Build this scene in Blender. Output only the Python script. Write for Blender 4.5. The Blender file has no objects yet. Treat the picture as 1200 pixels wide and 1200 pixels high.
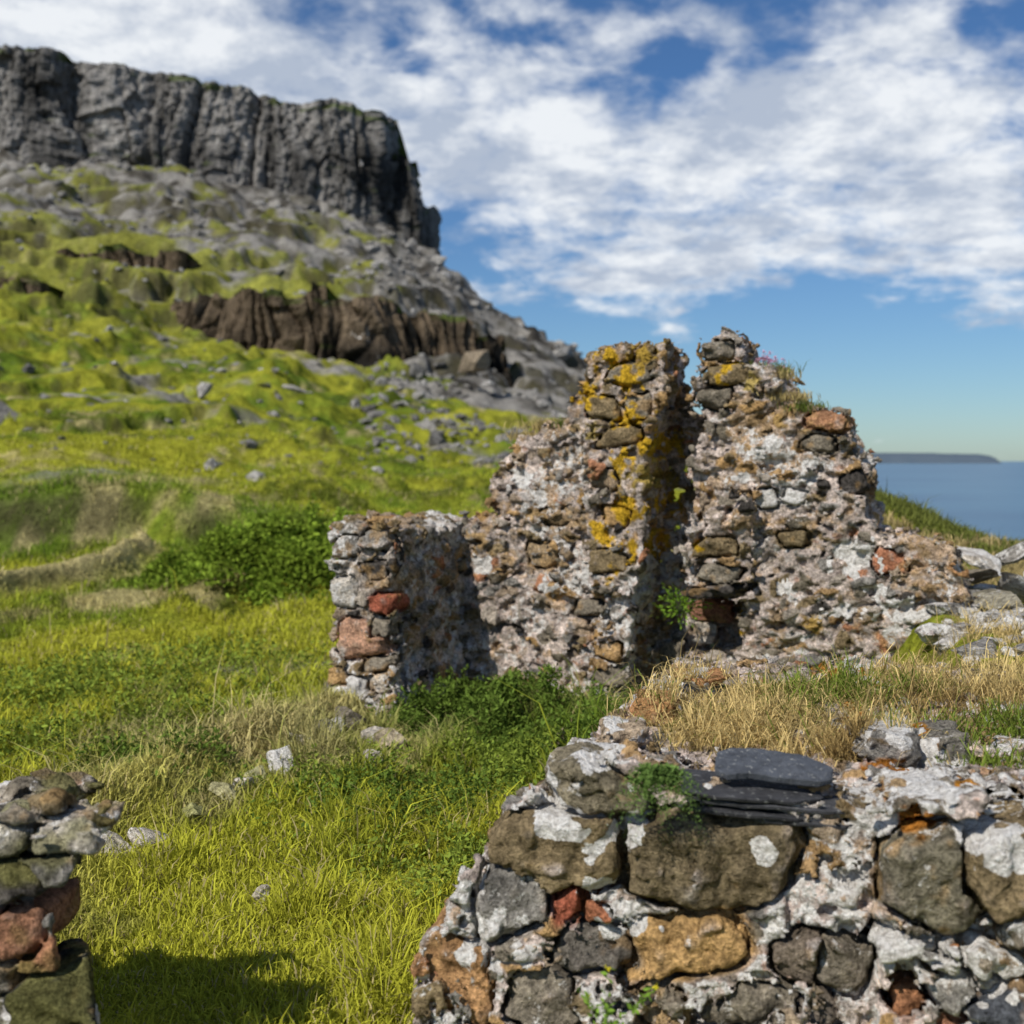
import bpy, numpy as np, math, time
from mathutils import Vector, Matrix
T0=time.time()
FPX=1287.0
R=np.random.RandomState(7)
PERM=R.permutation(256).astype(np.int32)
V1=R.rand(256).astype(np.float32);V2=R.rand(256).astype(np.float32);V3=R.rand(256).astype(np.float32);V4=R.rand(256).astype(np.float32)
f32=np.float32
def sst(a,b,x):
    t=np.clip((x-a)/(b-a),0,1); return t*t*(3-2*t)
def h3(i,j,k): return PERM[(PERM[(PERM[i&255]+j)&255]+k)&255]
def vn(x,y,z):
    xi=np.floor(x);yi=np.floor(y);zi=np.floor(z)
    fx=x-xi;fy=y-yi;fz=z-zi
    i=xi.astype(np.int32);j=yi.astype(np.int32);k=zi.astype(np.int32)
    fx=fx*fx*(3-2*fx);fy=fy*fy*(3-2*fy);fz=fz*fz*(3-2*fz)
    def c(a,b,d): return V1[h3(i+a,j+b,k+d)]
    x00=c(0,0,0)*(1-fx)+c(1,0,0)*fx; x10=c(0,1,0)*(1-fx)+c(1,1,0)*fx
    x01=c(0,0,1)*(1-fx)+c(1,0,1)*fx; x11=c(0,1,1)*(1-fx)+c(1,1,1)*fx
    return ((x00*(1-fy)+x10*fy)*(1-fz)+(x01*(1-fy)+x11*fy)*fz)*2-1
def fbm(x,y,z,o=4,g=.5):
    x=np.asarray(x,dtype=f32);y=np.asarray(y,dtype=f32);z=np.asarray(z,dtype=f32)
    x,y,z=np.broadcast_arrays(x,y,z)
    s=0;a=1;n=0
    for q in range(o):
        s=s+a*vn(x,y,z);n+=a;a*=g
        x,y,z=(1.6*x+1.2*y+3.1),(-1.2*x*.8+1.6*y*.8+1.2*z+7.7),(.96*x*.5-1.0*y*.6+1.6*z+1.3)
    return s/n*1.5
def worley(x,y,z):
    x=x.astype(f32);y=y.astype(f32);z=z.astype(f32)
    i=np.floor(x).astype(np.int32);j=np.floor(y).astype(np.int32);k=np.floor(z).astype(np.int32)
    F1=np.full(x.shape,9.,f32);F2=F1.copy();ID=np.zeros(x.shape,np.int32)
    for a in (-1,0,1):
        for b in (-1,0,1):
            for c in (-1,0,1):
                h=h3(i+a,j+b,k+c)
                d=np.sqrt((i+a+V1[h]-x)**2+(j+b+V2[h]-y)**2+(k+c+V3[h]-z)**2)
                m=d<F1
                F2=np.where(m,F1,np.minimum(F2,d));ID=np.where(m,h,ID);F1=np.where(m,d,F1)
    return F1,F2,ID
def mesh_obj(name,verts,faces_list,cols=None,mat=None,smooth=True,parent=None):
    me=bpy.data.meshes.new(name)
    verts=np.ascontiguousarray(verts,dtype=f32)
    nv=len(verts);me.vertices.add(nv);me.vertices.foreach_set('co',verts.ravel())
    loops=np.concatenate([f.ravel() for f in faces_list]).astype(np.int32)
    tot=np.concatenate([np.full(len(f),f.shape[1],np.int32) for f in faces_list])
    st=np.concatenate([[0],np.cumsum(tot)[:-1]]).astype(np.int32)
    me.loops.add(len(loops));me.loops.foreach_set('vertex_index',loops)
    me.polygons.add(len(tot));me.polygons.foreach_set('loop_start',st);me.polygons.foreach_set('loop_total',tot)
    me.polygons.foreach_set('use_smooth',np.full(len(tot),smooth,dtype=bool))
    me.update(calc_edges=True)
    if cols is not None:
        c=np.ones((nv,4),f32);c[:,:cols.shape[1]]=cols
        at=me.color_attributes.new('Col','FLOAT_COLOR','POINT');at.data.foreach_set('color',c.ravel())
    ob=bpy.data.objects.new(name,me);bpy.context.scene.collection.objects.link(ob)
    if mat: me.materials.append(mat)
    if parent: ob.parent=parent
    return ob
# ---------------- materials
def NT(name):
    m=bpy.data.materials.new(name);m.use_nodes=True;nt=m.node_tree;nt.nodes.clear();return m,nt
def nd(nt,t,**k):
    n=nt.nodes.new(t)
    for a,b in k.items(): setattr(n,a,b)
    return n
def noise(nt,co,scale,detail=6,rough=.6,dist=0.0):
    n=nd(nt,'ShaderNodeTexNoise');n.inputs['Scale'].default_value=scale;n.inputs['Detail'].default_value=detail
    n.inputs['Roughness'].default_value=rough;n.inputs['Distortion'].default_value=dist
    nt.links.new(co,n.inputs['Vector']);return n.outputs['Fac']
def mapr(nt,v,a,b,c,d):
    n=nd(nt,'ShaderNodeMapRange');n.inputs[1].default_value=a;n.inputs[2].default_value=b;n.inputs[3].default_value=c;n.inputs[4].default_value=d
    nt.links.new(v,n.inputs[0]);return n.outputs[0]
def mth(nt,op,a,b=None,c=None):
    n=nd(nt,'ShaderNodeMath',operation=op)
    for i,q in enumerate((a,b,c)):
        if q is None: continue
        if isinstance(q,(int,float)): n.inputs[i].default_value=q
        else: nt.links.new(q,n.inputs[i])
    return n.outputs[0]
def mixc(nt,f,a,b,mode='MIX'):
    n=nd(nt,'ShaderNodeMix',data_type='RGBA',blend_type=mode)
    for idx,q in ((0,f),(6,a),(7,b)):
        if isinstance(q,(int,float)): n.inputs[idx].default_value=q
        elif isinstance(q,tuple): n.inputs[idx].default_value=(*q,1)
        else: nt.links.new(q,n.inputs[idx])
    return n.outputs[2]
def rough_mat(name,s=1.0,bump=1.0,contrast=1.0,lichen=True,vstreak=False):
    m,nt=NT(name);L=nt.links
    co=nd(nt,'ShaderNodeTexCoord').outputs['Object']
    if vstreak:
        mp=nd(nt,'ShaderNodeMapping');mp.inputs['Scale'].default_value=(1,1,.22);L.new(co,mp.inputs[0]);co2=mp.outputs[0]
    else: co2=co
    at=nd(nt,'ShaderNodeAttribute',attribute_name='Col')
    n1=noise(nt,co2,9/s,3,.65);n2=noise(nt,co2,55/s,4,.75)
    c=mixc(nt,1.0,at.outputs['Color'],mapr(nt,n1,.3,.7,1-.45*contrast,1+.45*contrast),'MULTIPLY')
    c=mixc(nt,1.0,c,mapr(nt,n2,.33,.67,1-.66*contrast,1+.62*contrast),'MULTIPLY')
    if lichen:
        n4=noise(nt,co,15/s,5,.75)
        k=mth(nt,'ADD',n4,mapr(nt,at.outputs['Alpha'],0,1,-.26,.30))
        k=mapr(nt,k,.53,.59,0,1)
        c=mixc(nt,k,c,mixc(nt,mapr(nt,n2,.35,.6,0,1),(.46,.42,.37),(.88,.85,.80)))
    b=nd(nt,'ShaderNodeBsdfDiffuse')
    L.new(c,b.inputs[0])
    h=mth(nt,'ADD',n2,mth(nt,'MULTIPLY',n1,.8))
    bp=nd(nt,'ShaderNodeBump');bp.inputs['Strength'].default_value=1;bp.inputs['Distance'].default_value=.03*s*bump
    L.new(h,bp.inputs['Height']);L.new(bp.outputs[0],b.inputs['Normal'])
    o=nd(nt,'ShaderNodeOutputMaterial');L.new(b.outputs[0],o.inputs[0]);return m
def leaf_mat(name,tr=.35):
    m,nt=NT(name);L=nt.links
    at=nd(nt,'ShaderNodeAttribute',attribute_name='Col');c=at.outputs['Color']
    b=nd(nt,'ShaderNodeBsdfDiffuse');L.new(c,b.inputs[0])
    t=nd(nt,'ShaderNodeBsdfTranslucent');L.new(c,t.inputs[0])
    mx=nd(nt,'ShaderNodeMixShader');mx.inputs[0].default_value=tr;L.new(b.outputs[0],mx.inputs[1]);L.new(t.outputs[0],mx.inputs[2])
    o=nd(nt,'ShaderNodeOutputMaterial');L.new(mx.outputs[0],o.inputs[0]);return m
M_stone=rough_mat('rubble_stone',1.0,1.15)
M_rock=rough_mat('field_rock',2.0)
M_cliff=rough_mat('basalt_cliff',60.0,1.0,.8,True,True)
M_ground=rough_mat('turf',6.0,.8,.7,False)
M_grass=leaf_mat('grass_blade',.3)
M_leaf=leaf_mat('leaf',.3)
# ---------------- terrain
US=np.array([-1200,-300,0,100,200,300,400,450,500,600,700,800,900,1000,1200,2400],float)
YS=np.array([10,12,14,19.5,20.4,26,35,60,100,126,131,200,240,262,330],float)
Vt=np.array([
[772,733,701,648,575,555,515,430,330,290,280,170,130,120,200],
[772,733,701,648,575,555,515,430,330,290,280,170,130,120,200],
[772,733,701,650,575,560,525,450,370,332,322,225,175,160,220],
[772,733,701,650,578,562,530,458,385,350,335,240,190,175,240],
[772,733,701,646,584,567,537,465,400,385,345,250,205,185,260],
[772,733,701,642,600,575,545,480,415,418,350,270,230,210,280],
[772,733,701,636,612,580,553,500,440,424,355,295,262,245,300],
[772,733,701,636,615,585,558,510,450,428,375,310,280,275,320],
[772,733,701,636,617,590,562,520,460,428,400,335,305,298,340],
[772,733,701,636,620,592,566,530,485,462,450,405,385,380,400],
[772,733,701,636,622,595,572,545,505,490,485,455,440,438,450],
[740,700,690,640,625,600,580,560,545,540,537,515,503,500,520],
[620,640,660,640,630,610,600,590,580,575,573,565,560,560,570],
[558,580,0,0,0,0,0,0,0,0,0,0,0,0,0],
[632,648,0,0,0,0,0,0,0,0,0,0,0,0,0],
[700,740,0,0,0,0,0,0,0,0,0,0,0,0,0]],float)
ZT=(540-Vt)*YS[None,:]/FPX
for r in (13,14,15): ZT[r,2:]=np.array([-2.2,-6,-8,-13,-20,-26,-27,-27,-27,-27,-27,-27,-27])
def linedist(x,y,pts):
    d=np.full(np.shape(x),99.)
    for (a,b),(c,e) in zip(pts[:-1],pts[1:]):
        t=np.clip(((x-a)*(c-a)+(y-b)*(e-b))/((c-a)**2+(e-b)**2),0,1)
        d=np.minimum(d,np.hypot(x-a-t*(c-a),y-b-t*(e-b)))
    return d
def footline(x,y): return linedist(x,y,[(-1.05,8.1),(-1.5,7.1),(-1.95,6.0),(-2.15,5.0),(-1.9,4.2)])
def ridgeline(x,y):
    w=.25*fbm(x/1.2,y/1.2,60.,2)
    return linedist(x+w,y+w,[(-9.,12.0),(-7.6,12.8),(-6.7,14.0),(-6.2,16.0),(-5.95,18.2),(-6.6,19.0)])
def terr(x,y):
    x=np.asarray(x,float);y=np.maximum(np.asarray(y,float),.6)
    u=np.clip(600+FPX*x/y,-1199,2399)
    yc=np.clip(y+1.1*sst(16,19,y)*(1-sst(28,40,y))*fbm(x/2.5,y/5.,77.,3),10,329.9)
    iu=np.clip(np.searchsorted(US,u,side='right')-1,0,len(US)-2);iy=np.clip(np.searchsorted(YS,yc,side='right')-1,0,len(YS)-2)
    fu=(u-US[iu])/(US[iu+1]-US[iu]);fy=(yc-YS[iy])/(YS[iy+1]-YS[iy])
    fu=fu*.4+.6*fu*fu*(3-2*fu)
    far=(ZT[iu,iy]*(1-fu)+ZT[iu+1,iy]*fu)*(1-fy)+(ZT[iu,iy+1]*(1-fu)+ZT[iu+1,iy+1]*fu)*fy
    m=sst(0,.7,x-(1.35+.25*(y-4)))
    near=-1.8+.8*m
    near=near+.14*np.exp(-(footline(x,y)/.2)**2)
    w=sst(9.0,11.5,y)
    z=near*(1-w)+far*w
    z=z+.32*np.exp(-(ridgeline(x,y)/.24)**2)
    land=1-sst(900,1000,u)*sst(11,16,y)
    a1=.05+.10*sst(5,18,y)+.5*sst(18,60,y)+2.6*sst(80,200,y)
    z=z+land*(a1*.6*fbm(x/6.,y/6.,3.3,3)*sst(12,60,y)+a1*.6*fbm(x/14.,y/14.,8.,4)*sst(60,180,y))
    z=z+(.055+.07*sst(9,14,y))*fbm(x/.8,y/.8,1.,3)*(1-sst(30,60,y))
    z=z+(.26+.7*sst(24,55,y))*sst(13,24,y)*(1-sst(130,200,y))*fbm(x/2.6,y/3.5,5.,5,.6)
    z=z+land*1.8*sst(26,110,y)*(.35-np.abs(fbm(x/7.,y/9.,9.,5)))
    nn=fbm(x/22.,y/22.,12.,4)
    per=5.5;q=z/per+.7*nn+.12*fbm(x/3.,y/3.,33.,3);fr=q-np.floor(q)
    msk=sst(-.25,.35,fbm(x/26.,y/26.,31.,3)+.05)
    z=z+land*sst(70,115,y)*msk*per*.62*(sst(.3,.66,fr)-fr+.0)
    per=1.5;q=z/per+1.1*fbm(x/9.,y/9.,17.,4);fr=q-np.floor(q)
    z=z+land*sst(20,38,y)*(1-sst(110,200,y))*sst(-.1,.4,fbm(x/8.,y/11.,41.,3))*per*.45*(sst(.34,.64,fr)-fr)
    return z
NC,NR=860,940
tt=np.linspace(-.9,.9,NC);yy=np.exp(np.linspace(math.log(1.0),math.log(329),NR))
TX,YY=np.meshgrid(tt,yy,indexing='ij');XX=TX*YY
ZZ=terr(XX,YY)
G_Y=np.array([.29,.29,.03]);G_M=np.array([.12,.175,.02]);G_D=np.array([.035,.058,.011]);G_S=np.array([.44,.37,.17])
def lerp(a,b,t): return a*(1-t[...,None])+b*t[...,None]
def grasscol(x,y):
    n1=fbm(x/2.4,y/3.5,2.,4);n2=fbm(x/.5,y/.7,6.,4);n3=fbm(x/11.,y/16.,4.,4);n4=fbm(x/1.3,y/2.,14.,4)
    k=sst(-.55,.4,n1*.65+n3*.6+n2*.35)
    c=lerp(G_M+0*k[...,None],G_Y,k)
    c=lerp(c,G_D,sst(.05,.45,n4*.65-n3*.35+n2*.45)*.75)
    c=lerp(c,G_S,sst(.18,.55,n2*.35+n4*.35-.3*n1+.3*fbm(x/4.,y/6.,22.,3))*.75)
    c=lerp(c,G_S,np.exp(-(ridgeline(x,y)/.3)**2)*.95)
    c=lerp(c,G_S,np.exp(-(footline(x,y)/.25)**2)*.5)
    return c
def tcol(x,y,z):
    c=grasscol(x,y);u=600+FPX*x/np.maximum(y,.6)
    c=lerp(c,np.array([.17,.17,.045])*(1+.6*fbm(x/6.,y/6.,50.,4))[...,None],sst(70,160,y)*.75)
    n=fbm(x/9.,y/9.,z/9.,5);nb=fbm(x/2.5,y/2.5,z/2.5,4)
    rock=np.array([.25,.235,.21]);drk=np.array([.05,.045,.038])
    up=sst(110,220,y)*.5+ sst(420,560,u)*sst(70,120,y)*.65+.17*sst(30,75,y)
    k=sst(.36,.58,up+.42*n+.3*nb)
    c=lerp(c,lerp(drk+0*c,rock,sst(-.4,.5,nb)),k)
    return c
cx=tcol(XX,YY,ZZ)
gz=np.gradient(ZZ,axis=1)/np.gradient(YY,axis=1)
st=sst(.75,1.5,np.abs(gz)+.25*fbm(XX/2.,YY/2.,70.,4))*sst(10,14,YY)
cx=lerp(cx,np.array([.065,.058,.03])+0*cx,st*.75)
idx=np.arange(NC*NR).reshape(NC,NR)
q=np.stack([idx[:-1,:-1],idx[1:,:-1],idx[1:,1:],idx[:-1,1:]],-1).reshape(-1,4)
mesh_obj('hillside_terrain',np.stack([XX,YY,ZZ],-1).reshape(-1,3),[q],cx.reshape(-1,3),M_ground)
print('terrain',time.time()-T0)
# ---------------- cliffs
def cliff(name,path,zb_drop,colw,amp,back,seed,nh=110,ds=.45,dark=(.055,.052,.048),lite=(.27,.255,.235),topn=.35,grass=.8,ce=.25,big=1.5):
    P=np.array(path,float)
    x=(P[:,0]-600)/FPX*P[:,1];zt=(540-P[:,2])/FPX*P[:,1];zb=(540-P[:,3])/FPX*P[:,1]-zb_drop
    s=np.concatenate([[0],np.cumsum(np.hypot(np.diff(x),np.diff(P[:,1])))])
    S=np.arange(0,s[-1],ds)
    px=np.interp(S,s,x);py=np.interp(S,s,P[:,1]);pt=np.interp(S,s,zt);pb=np.interp(S,s,zb)
    k=np.ones(9)/9
    tx=np.gradient(px);ty=np.gradient(py)
    tx=np.convolve(np.pad(tx,4,'edge'),k,'valid');ty=np.convolve(np.pad(ty,4,'edge'),k,'valid')
    l=np.hypot(tx,ty);nx=ty/l;ny=-tx/l
    pt=pt+amp*topn*(V2[(np.floor(S/colw*.7).astype(int)*7+seed)&255]-.5)+amp*topn*fbm(S/colw/2,S*0,seed,4)
    H=np.linspace(0,1,nh)
    SS,HH=np.meshgrid(S,H,indexing='ij')
    Z=pb[:,None]+(pt-pb)[:,None]*HH
    SW=SS+colw*.8*fbm(SS/colw/3,Z/(colw*5),seed,3)
    band=np.floor(Z/(colw*2.6)+.9*fbm(SS/(colw*3),seed*1.,0,2)).astype(int)
    def cols(w,o):
        c=SW/w+o;i=np.floor(c).astype(int);fr=c-i
        r=V3[(i*13+seed*5+(band*7)*(o==0))&255]-.5
        return r,1-np.abs(fr*2-1)**3
    r1,e1=cols(colw,0);r2,e2=cols(colw*3.1,.37);r3,e3=cols(colw*.42,.1)
    out=amp*(.9*r1+ce*e1+big*r2+.5*e2+.3*r3+.12*e3)+amp*1.8*fbm(SS/(colw*7),Z/(colw*9),seed,3)+amp*.35*fbm(SS/1.5,Z/1.5,seed+2.,4)
    out=out+(1-HH)**2*amp*1.8
    X=px[:,None]+nx[:,None]*out;Y=py[:,None]+ny[:,None]*out
    Zr=Z
    tone=.5+.5*fbm(SS/colw/1.2,Z/(colw*7),seed+5.,4)
    tone2=fbm(SS/(colw*6),Z/(colw*4),seed+9.,3)
    c=lerp(np.array(dark)+0*tone[...,None],np.array(lite),sst(.2,.85,tone+.4*tone2+.12*e1))
    gr=sst(.55,.75,.5*(HH>.93)+.35*(1-HH)+.5*fbm(SS/3.,Z/1.2,seed+3.,4))
    c=lerp(c,np.array([.09,.12,.03])+0*c,gr*grass)
    caps=np.linspace(.03,1,10)
    X=np.concatenate([X,X[:,-1:]+0*caps],1);Y=np.concatenate([Y,Y[:,-1:]+back*caps[None,:]],1)
    Zc=Zr[:,-1:]+ (fbm(X[:,nh:]/8,Y[:,nh:]/8,1.,3)-.3)*amp*.3-caps[None,:]*back*.02
    Zr=np.concatenate([Zr,Zc],1)
    c=np.concatenate([c,np.broadcast_to(np.array([.12,.15,.035]),(len(S),10,3))],1)
    a=np.concatenate([.22+0*tone,np.zeros((len(S),10))],1)[...,None]
    c=np.concatenate([c,a],-1)
    n=Zr.shape[1];idx=np.arange(len(S)*n).reshape(len(S),n)
    q=np.stack([idx[:-1,:-1],idx[1:,:-1],idx[1:,1:],idx[:-1,1:]],-1).reshape(-1,4)
    return mesh_obj(name,np.stack([X,Y,Zr],-1).reshape(-1,3),[q],c.reshape(-1,4),M_cliff,False)
cliff('sea_cliff',[(-500,232,20,150),(-200,236,40,160),(0,241,57,175),(62,243,62,180),(78,252,72,185),(130,249,80,190),(200,251,90,200),(260,250,98,215),(300,254,108,225),(340,254,119,238),(400,256,126,262),(436,258,131,285),(447,266,140,300),(451,285,150,300)],6,4.2,2.8,90,3,110,.45,(.045,.043,.04),(.27,.255,.235))
cliff('cliff_stack',[(440,270,180,300),(458,262,181,300),(480,261,184,305),(486,264,188,310),(496,275,240,330),(497,300,250,330)],8,3.0,1.6,12,11,80,.4,(.045,.043,.04),(.2,.19,.175))
OD=(.02,.018,.015);OLt=(.14,.105,.07)
cliff('basalt_outcrop',[(205,136,380,392),(228,128,352,410),(262,124,350,416),(300,122,340,420),(345,121,352,424),(385,122,342,428),(425,120,350,432),(460,125,362,430),(520,129,380,425),(590,136,400,430)],4,1.3,1.2,14,23,70,.12,OD,OLt,1.1,.8,1.0,1.3)
cliff('basalt_outcrop',[(-120,62,480,512),(-60,60,466,505),(0,60,463,500),(22,61,470,498),(50,64,485,498)],1,.8,.5,5,29,40,.15,OD,(.2,.17,.13),.6,.9)
cliff('basalt_outcrop',[(60,150,322,330),(90,146,300,345),(140,144,296,345),(200,145,300,345),(235,150,318,335)],3,1.6,1.3,10,37,60,.2,OD,OLt,.9,.8,.8,1.1)
cliff('basalt_outcrop',[(-60,126,345,350),(-20,120,326,362),(30,119,330,365),(70,124,352,360)],3,1.4,1.2,8,41,60,.2,OD,OLt,.9,.8,.8,1.1)
print('cliffs',time.time()-T0)
# ---------------- surface nets
def surfnets(F,org,h):
    s=F<0
    a=s[:-1,:-1,:-1].astype(np.int8)
    tot=np.zeros(a.shape,np.int8)
    for i in (0,1):
        for j in (0,1):
            for k in (0,1):
                tot+=s[i:s.shape[0]-1+i,j:s.shape[1]-1+j,k:s.shape[2]-1+k]
    act=np.argwhere((tot>0)&(tot<8))
    imap=np.full(a.shape,-1,np.int32);imap[act[:,0],act[:,1],act[:,2]]=np.arange(len(act))
    acc=np.zeros((len(act),3),f32);cnt=np.zeros(len(act),f32)
    corners=[(i,j,k) for i in (0,1) for j in (0,1) for k in (0,1)]
    cv={c:F[act[:,0]+c[0],act[:,1]+c[1],act[:,2]+c[2]] for c in corners}
    for c in corners:
        for ax in range(3):
            if c[ax]==0:
                d=list(c);d[ax]=1;d=tuple(d)
                va=cv[c];vb=cv[d];m=(va<0)!=(vb<0)
                t=np.where(m,va/np.where(m,va-vb,1),0)
                for q in range(3):
                    acc[:,q]+=np.where(m,c[q]+(t if q==ax else 0),0)
                cnt+=m
    V=(act+acc/cnt[:,None])*h+np.array(org)
    quads=[]
    for ax in range(3):
        o1=(ax+1)%3;o2=(ax+2)%3
        sl0=[slice(1,-1)]*3;sl0[ax]=slice(0,-1);sl1=[slice(1,-1)]*3;sl1[ax]=slice(1,None)
        A=s[tuple(sl0)];B=s[tuple(sl1)]
        ch=np.argwhere(A!=B)
        inside=A[ch[:,0],ch[:,1],ch[:,2]]
        base=ch.copy();base[:,o1]+=1;base[:,o2]+=1
        def g(d1,d2):
            b=base.copy();b[:,o1]-=d1;b[:,o2]-=d2
            return imap[b[:,0],b[:,1],b[:,2]]
        qd=np.stack([g(1,1),g(0,1),g(0,0),g(1,0)],1)
        qd[~inside]=qd[~inside][:,::-1]
        quads.append(qd)
    Q=np.concatenate(quads);Q=Q[(Q>=0).all(1)]
    return V,Q
def polysd(px,pz,poly):
    d=np.full(px.shape,1e9,f32);ins=np.zeros(px.shape,bool)
    n=len(poly)
    for i in range(n):
        x1,y1=poly[i];x2,y2=poly[(i+1)%n];ex,ey=x2-x1,y2-y1
        t=np.clip(((px-x1)*ex+(pz-y1)*ey)/(ex*ex+ey*ey+1e-12),0,1)
        d=np.minimum(d,(px-x1-t*ex)**2+(pz-y1-t*ey)**2)
        c=((y1>pz)!=(y2>pz))&(px<(x2-x1)*(pz-y1)/((y2-y1) if y2!=y1 else 1e-9)+x1)
        ins^=c
    d=np.sqrt(d);return np.where(ins,-d,d)
class Frame:
    def __init__(s,o,e):
        l=math.hypot(*e);s.o=np.array(o,float);s.e=np.array(e,float)/l;s.n=np.array([s.e[1],-s.e[0]])
    def uv(s,u,v,b=0.0):
        X=(u-600)/FPX;o=s.o+s.n*b
        t=(o@s.n)/(X*s.n[0]+s.n[1])
        p=np.array([X*t,t])-s.o
        return float(p@s.e),(540-v)/FPX*t,t
    def world(s,L):
        W=np.empty_like(L);W[:,0]=s.o[0]+L[:,0]*s.e[0]+L[:,1]*s.n[0];W[:,1]=s.o[1]+L[:,0]*s.e[1]+L[:,1]*s.n[1];W[:,2]=L[:,2];return W
    def poly(s,pts,b=0.0): return [s.uv(u,v,b)[:2] for u,v in pts]
def mk_stones(fr,lst,b0=0.0):
    out=[]
    for it in lst:
        u,v,w,h,rot,col,wh=it[:7];depth=it[7] if len(it)>7 else .13;off=it[8] if len(it)>8 else .03
        a,z,t=fr.uv(u,v,b0);m=t/FPX
        out.append(dict(c=np.array([a,b0+off-depth,z]),r=np.array([w*m/2,depth,h*m/2]),rot=math.radians(rot),col=np.array(col),wh=wh))
    return out
def stone_sd(P,S,seed):
    c=P-S['c'];ca,sa=math.cos(S['rot']),math.sin(S['rot'])
    a=c[:,0]*ca+c[:,2]*sa;z=-c[:,0]*sa+c[:,2]*ca;b=c[:,1];r=S['r'];mr=min(r)
    k=[V1[(seed*17)&255]-.5,V2[(seed*31)&255]-.5,V3[(seed*11)&255]-.5,V4[(seed*7+3)&255]-.5]
    a=a*(1+.35*k[0]*z/r[2])+.25*k[2]*z;z=z*(1+.35*k[1]*a/r[0])
    bb=b-.18*r[1]*(k[2]*2*a/r[0]+k[3]*2*z/r[2])
    A=np.abs(a)/r[0];B=np.abs(bb)/r[1];Z=np.abs(z)/r[2]
    q=(A**6+B**6+Z**6)**(1/6.)
    for i in range(6):
        h=(seed*29+i*53)&255
        an=V1[h]*6.283;cn=np.cos(an)*a/r[0]+np.sin(an)*z/r[2]+.55*(V2[h]-.2)*bb/r[1]
        q=np.maximum(q,cn/(1.02+.22*V3[h]))
    return (q-1)*mr
BR=(.24,.18,.10);BG=(.24,.205,.155);GR=(.26,.24,.21);TAN=(.46,.29,.13);RED=(.38,.12,.07);PAL=(.56,.5,.42);SLT=(.085,.09,.10);DK=(.07,.062,.055);WHT=(.68,.65,.6)
PALETTE=np.array([BR,BG,GR,BG,BR,(.42,.27,.13),TAN,(.38,.29,.2),(.42,.36,.29),(.42,.20,.11),(.31,.24,.17),(.5,.45,.4),BR,GR,DK,(.17,.145,.105)])
def build_wall(name,fr,lo,hi,h,D0,detail,color,band=.13):
    t=time.time()
    n=[int((hi[i]-lo[i])/h)+1 for i in range(3)]
    ax=[(lo[i]+h*np.arange(n[i])).astype(f32) for i in range(3)]
    F=D0(ax[0][:,None,None],ax[1][None,:,None],ax[2][None,None,:]).astype(f32)
    F=np.broadcast_to(F,n).copy()
    I=np.argwhere(np.abs(F)<band)
    for i0 in range(0,len(I),500000):
        J=I[i0:i0+500000];P=np.stack([ax[0][J[:,0]],ax[1][J[:,1]],ax[2][J[:,2]]],1)
        F[J[:,0],J[:,1],J[:,2]]=detail(P,F[J[:,0],J[:,1],J[:,2]])
    F[0]=F[-1]=1;F[:,0]=F[:,-1]=1;F[:,:,-1]=1
    V,Q=surfnets(F,lo,h)
    C=color(V.astype(f32));W=fr.world(V)
    ob=mesh_obj(name,W,[Q[:,::-1]],C,M_stone)
    print(name,len(V),len(I),time.time()-t);return ob,W
def rubble(P,sc,off,mort,amp):
    w=fbm(P[:,0]/.12+off,P[:,1]/.12,P[:,2]/.12,2)*.03
    w2=fbm(P[:,0]/.5+off,P[:,1]/.5,P[:,2]/.5,2)*.12
    F1,F2,ID=worley((P[:,0]+w)/sc[0]+off,(P[:,1]+w)/sc[1]+off,(P[:,2]+w*.8+w2)/sc[2]+off)
    e=sst(.03,.22,F2-F1);r=V4[ID]
    st=(r>mort);return st*e*(.3+.7*V1[ID])*amp,e,ID,st
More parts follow.
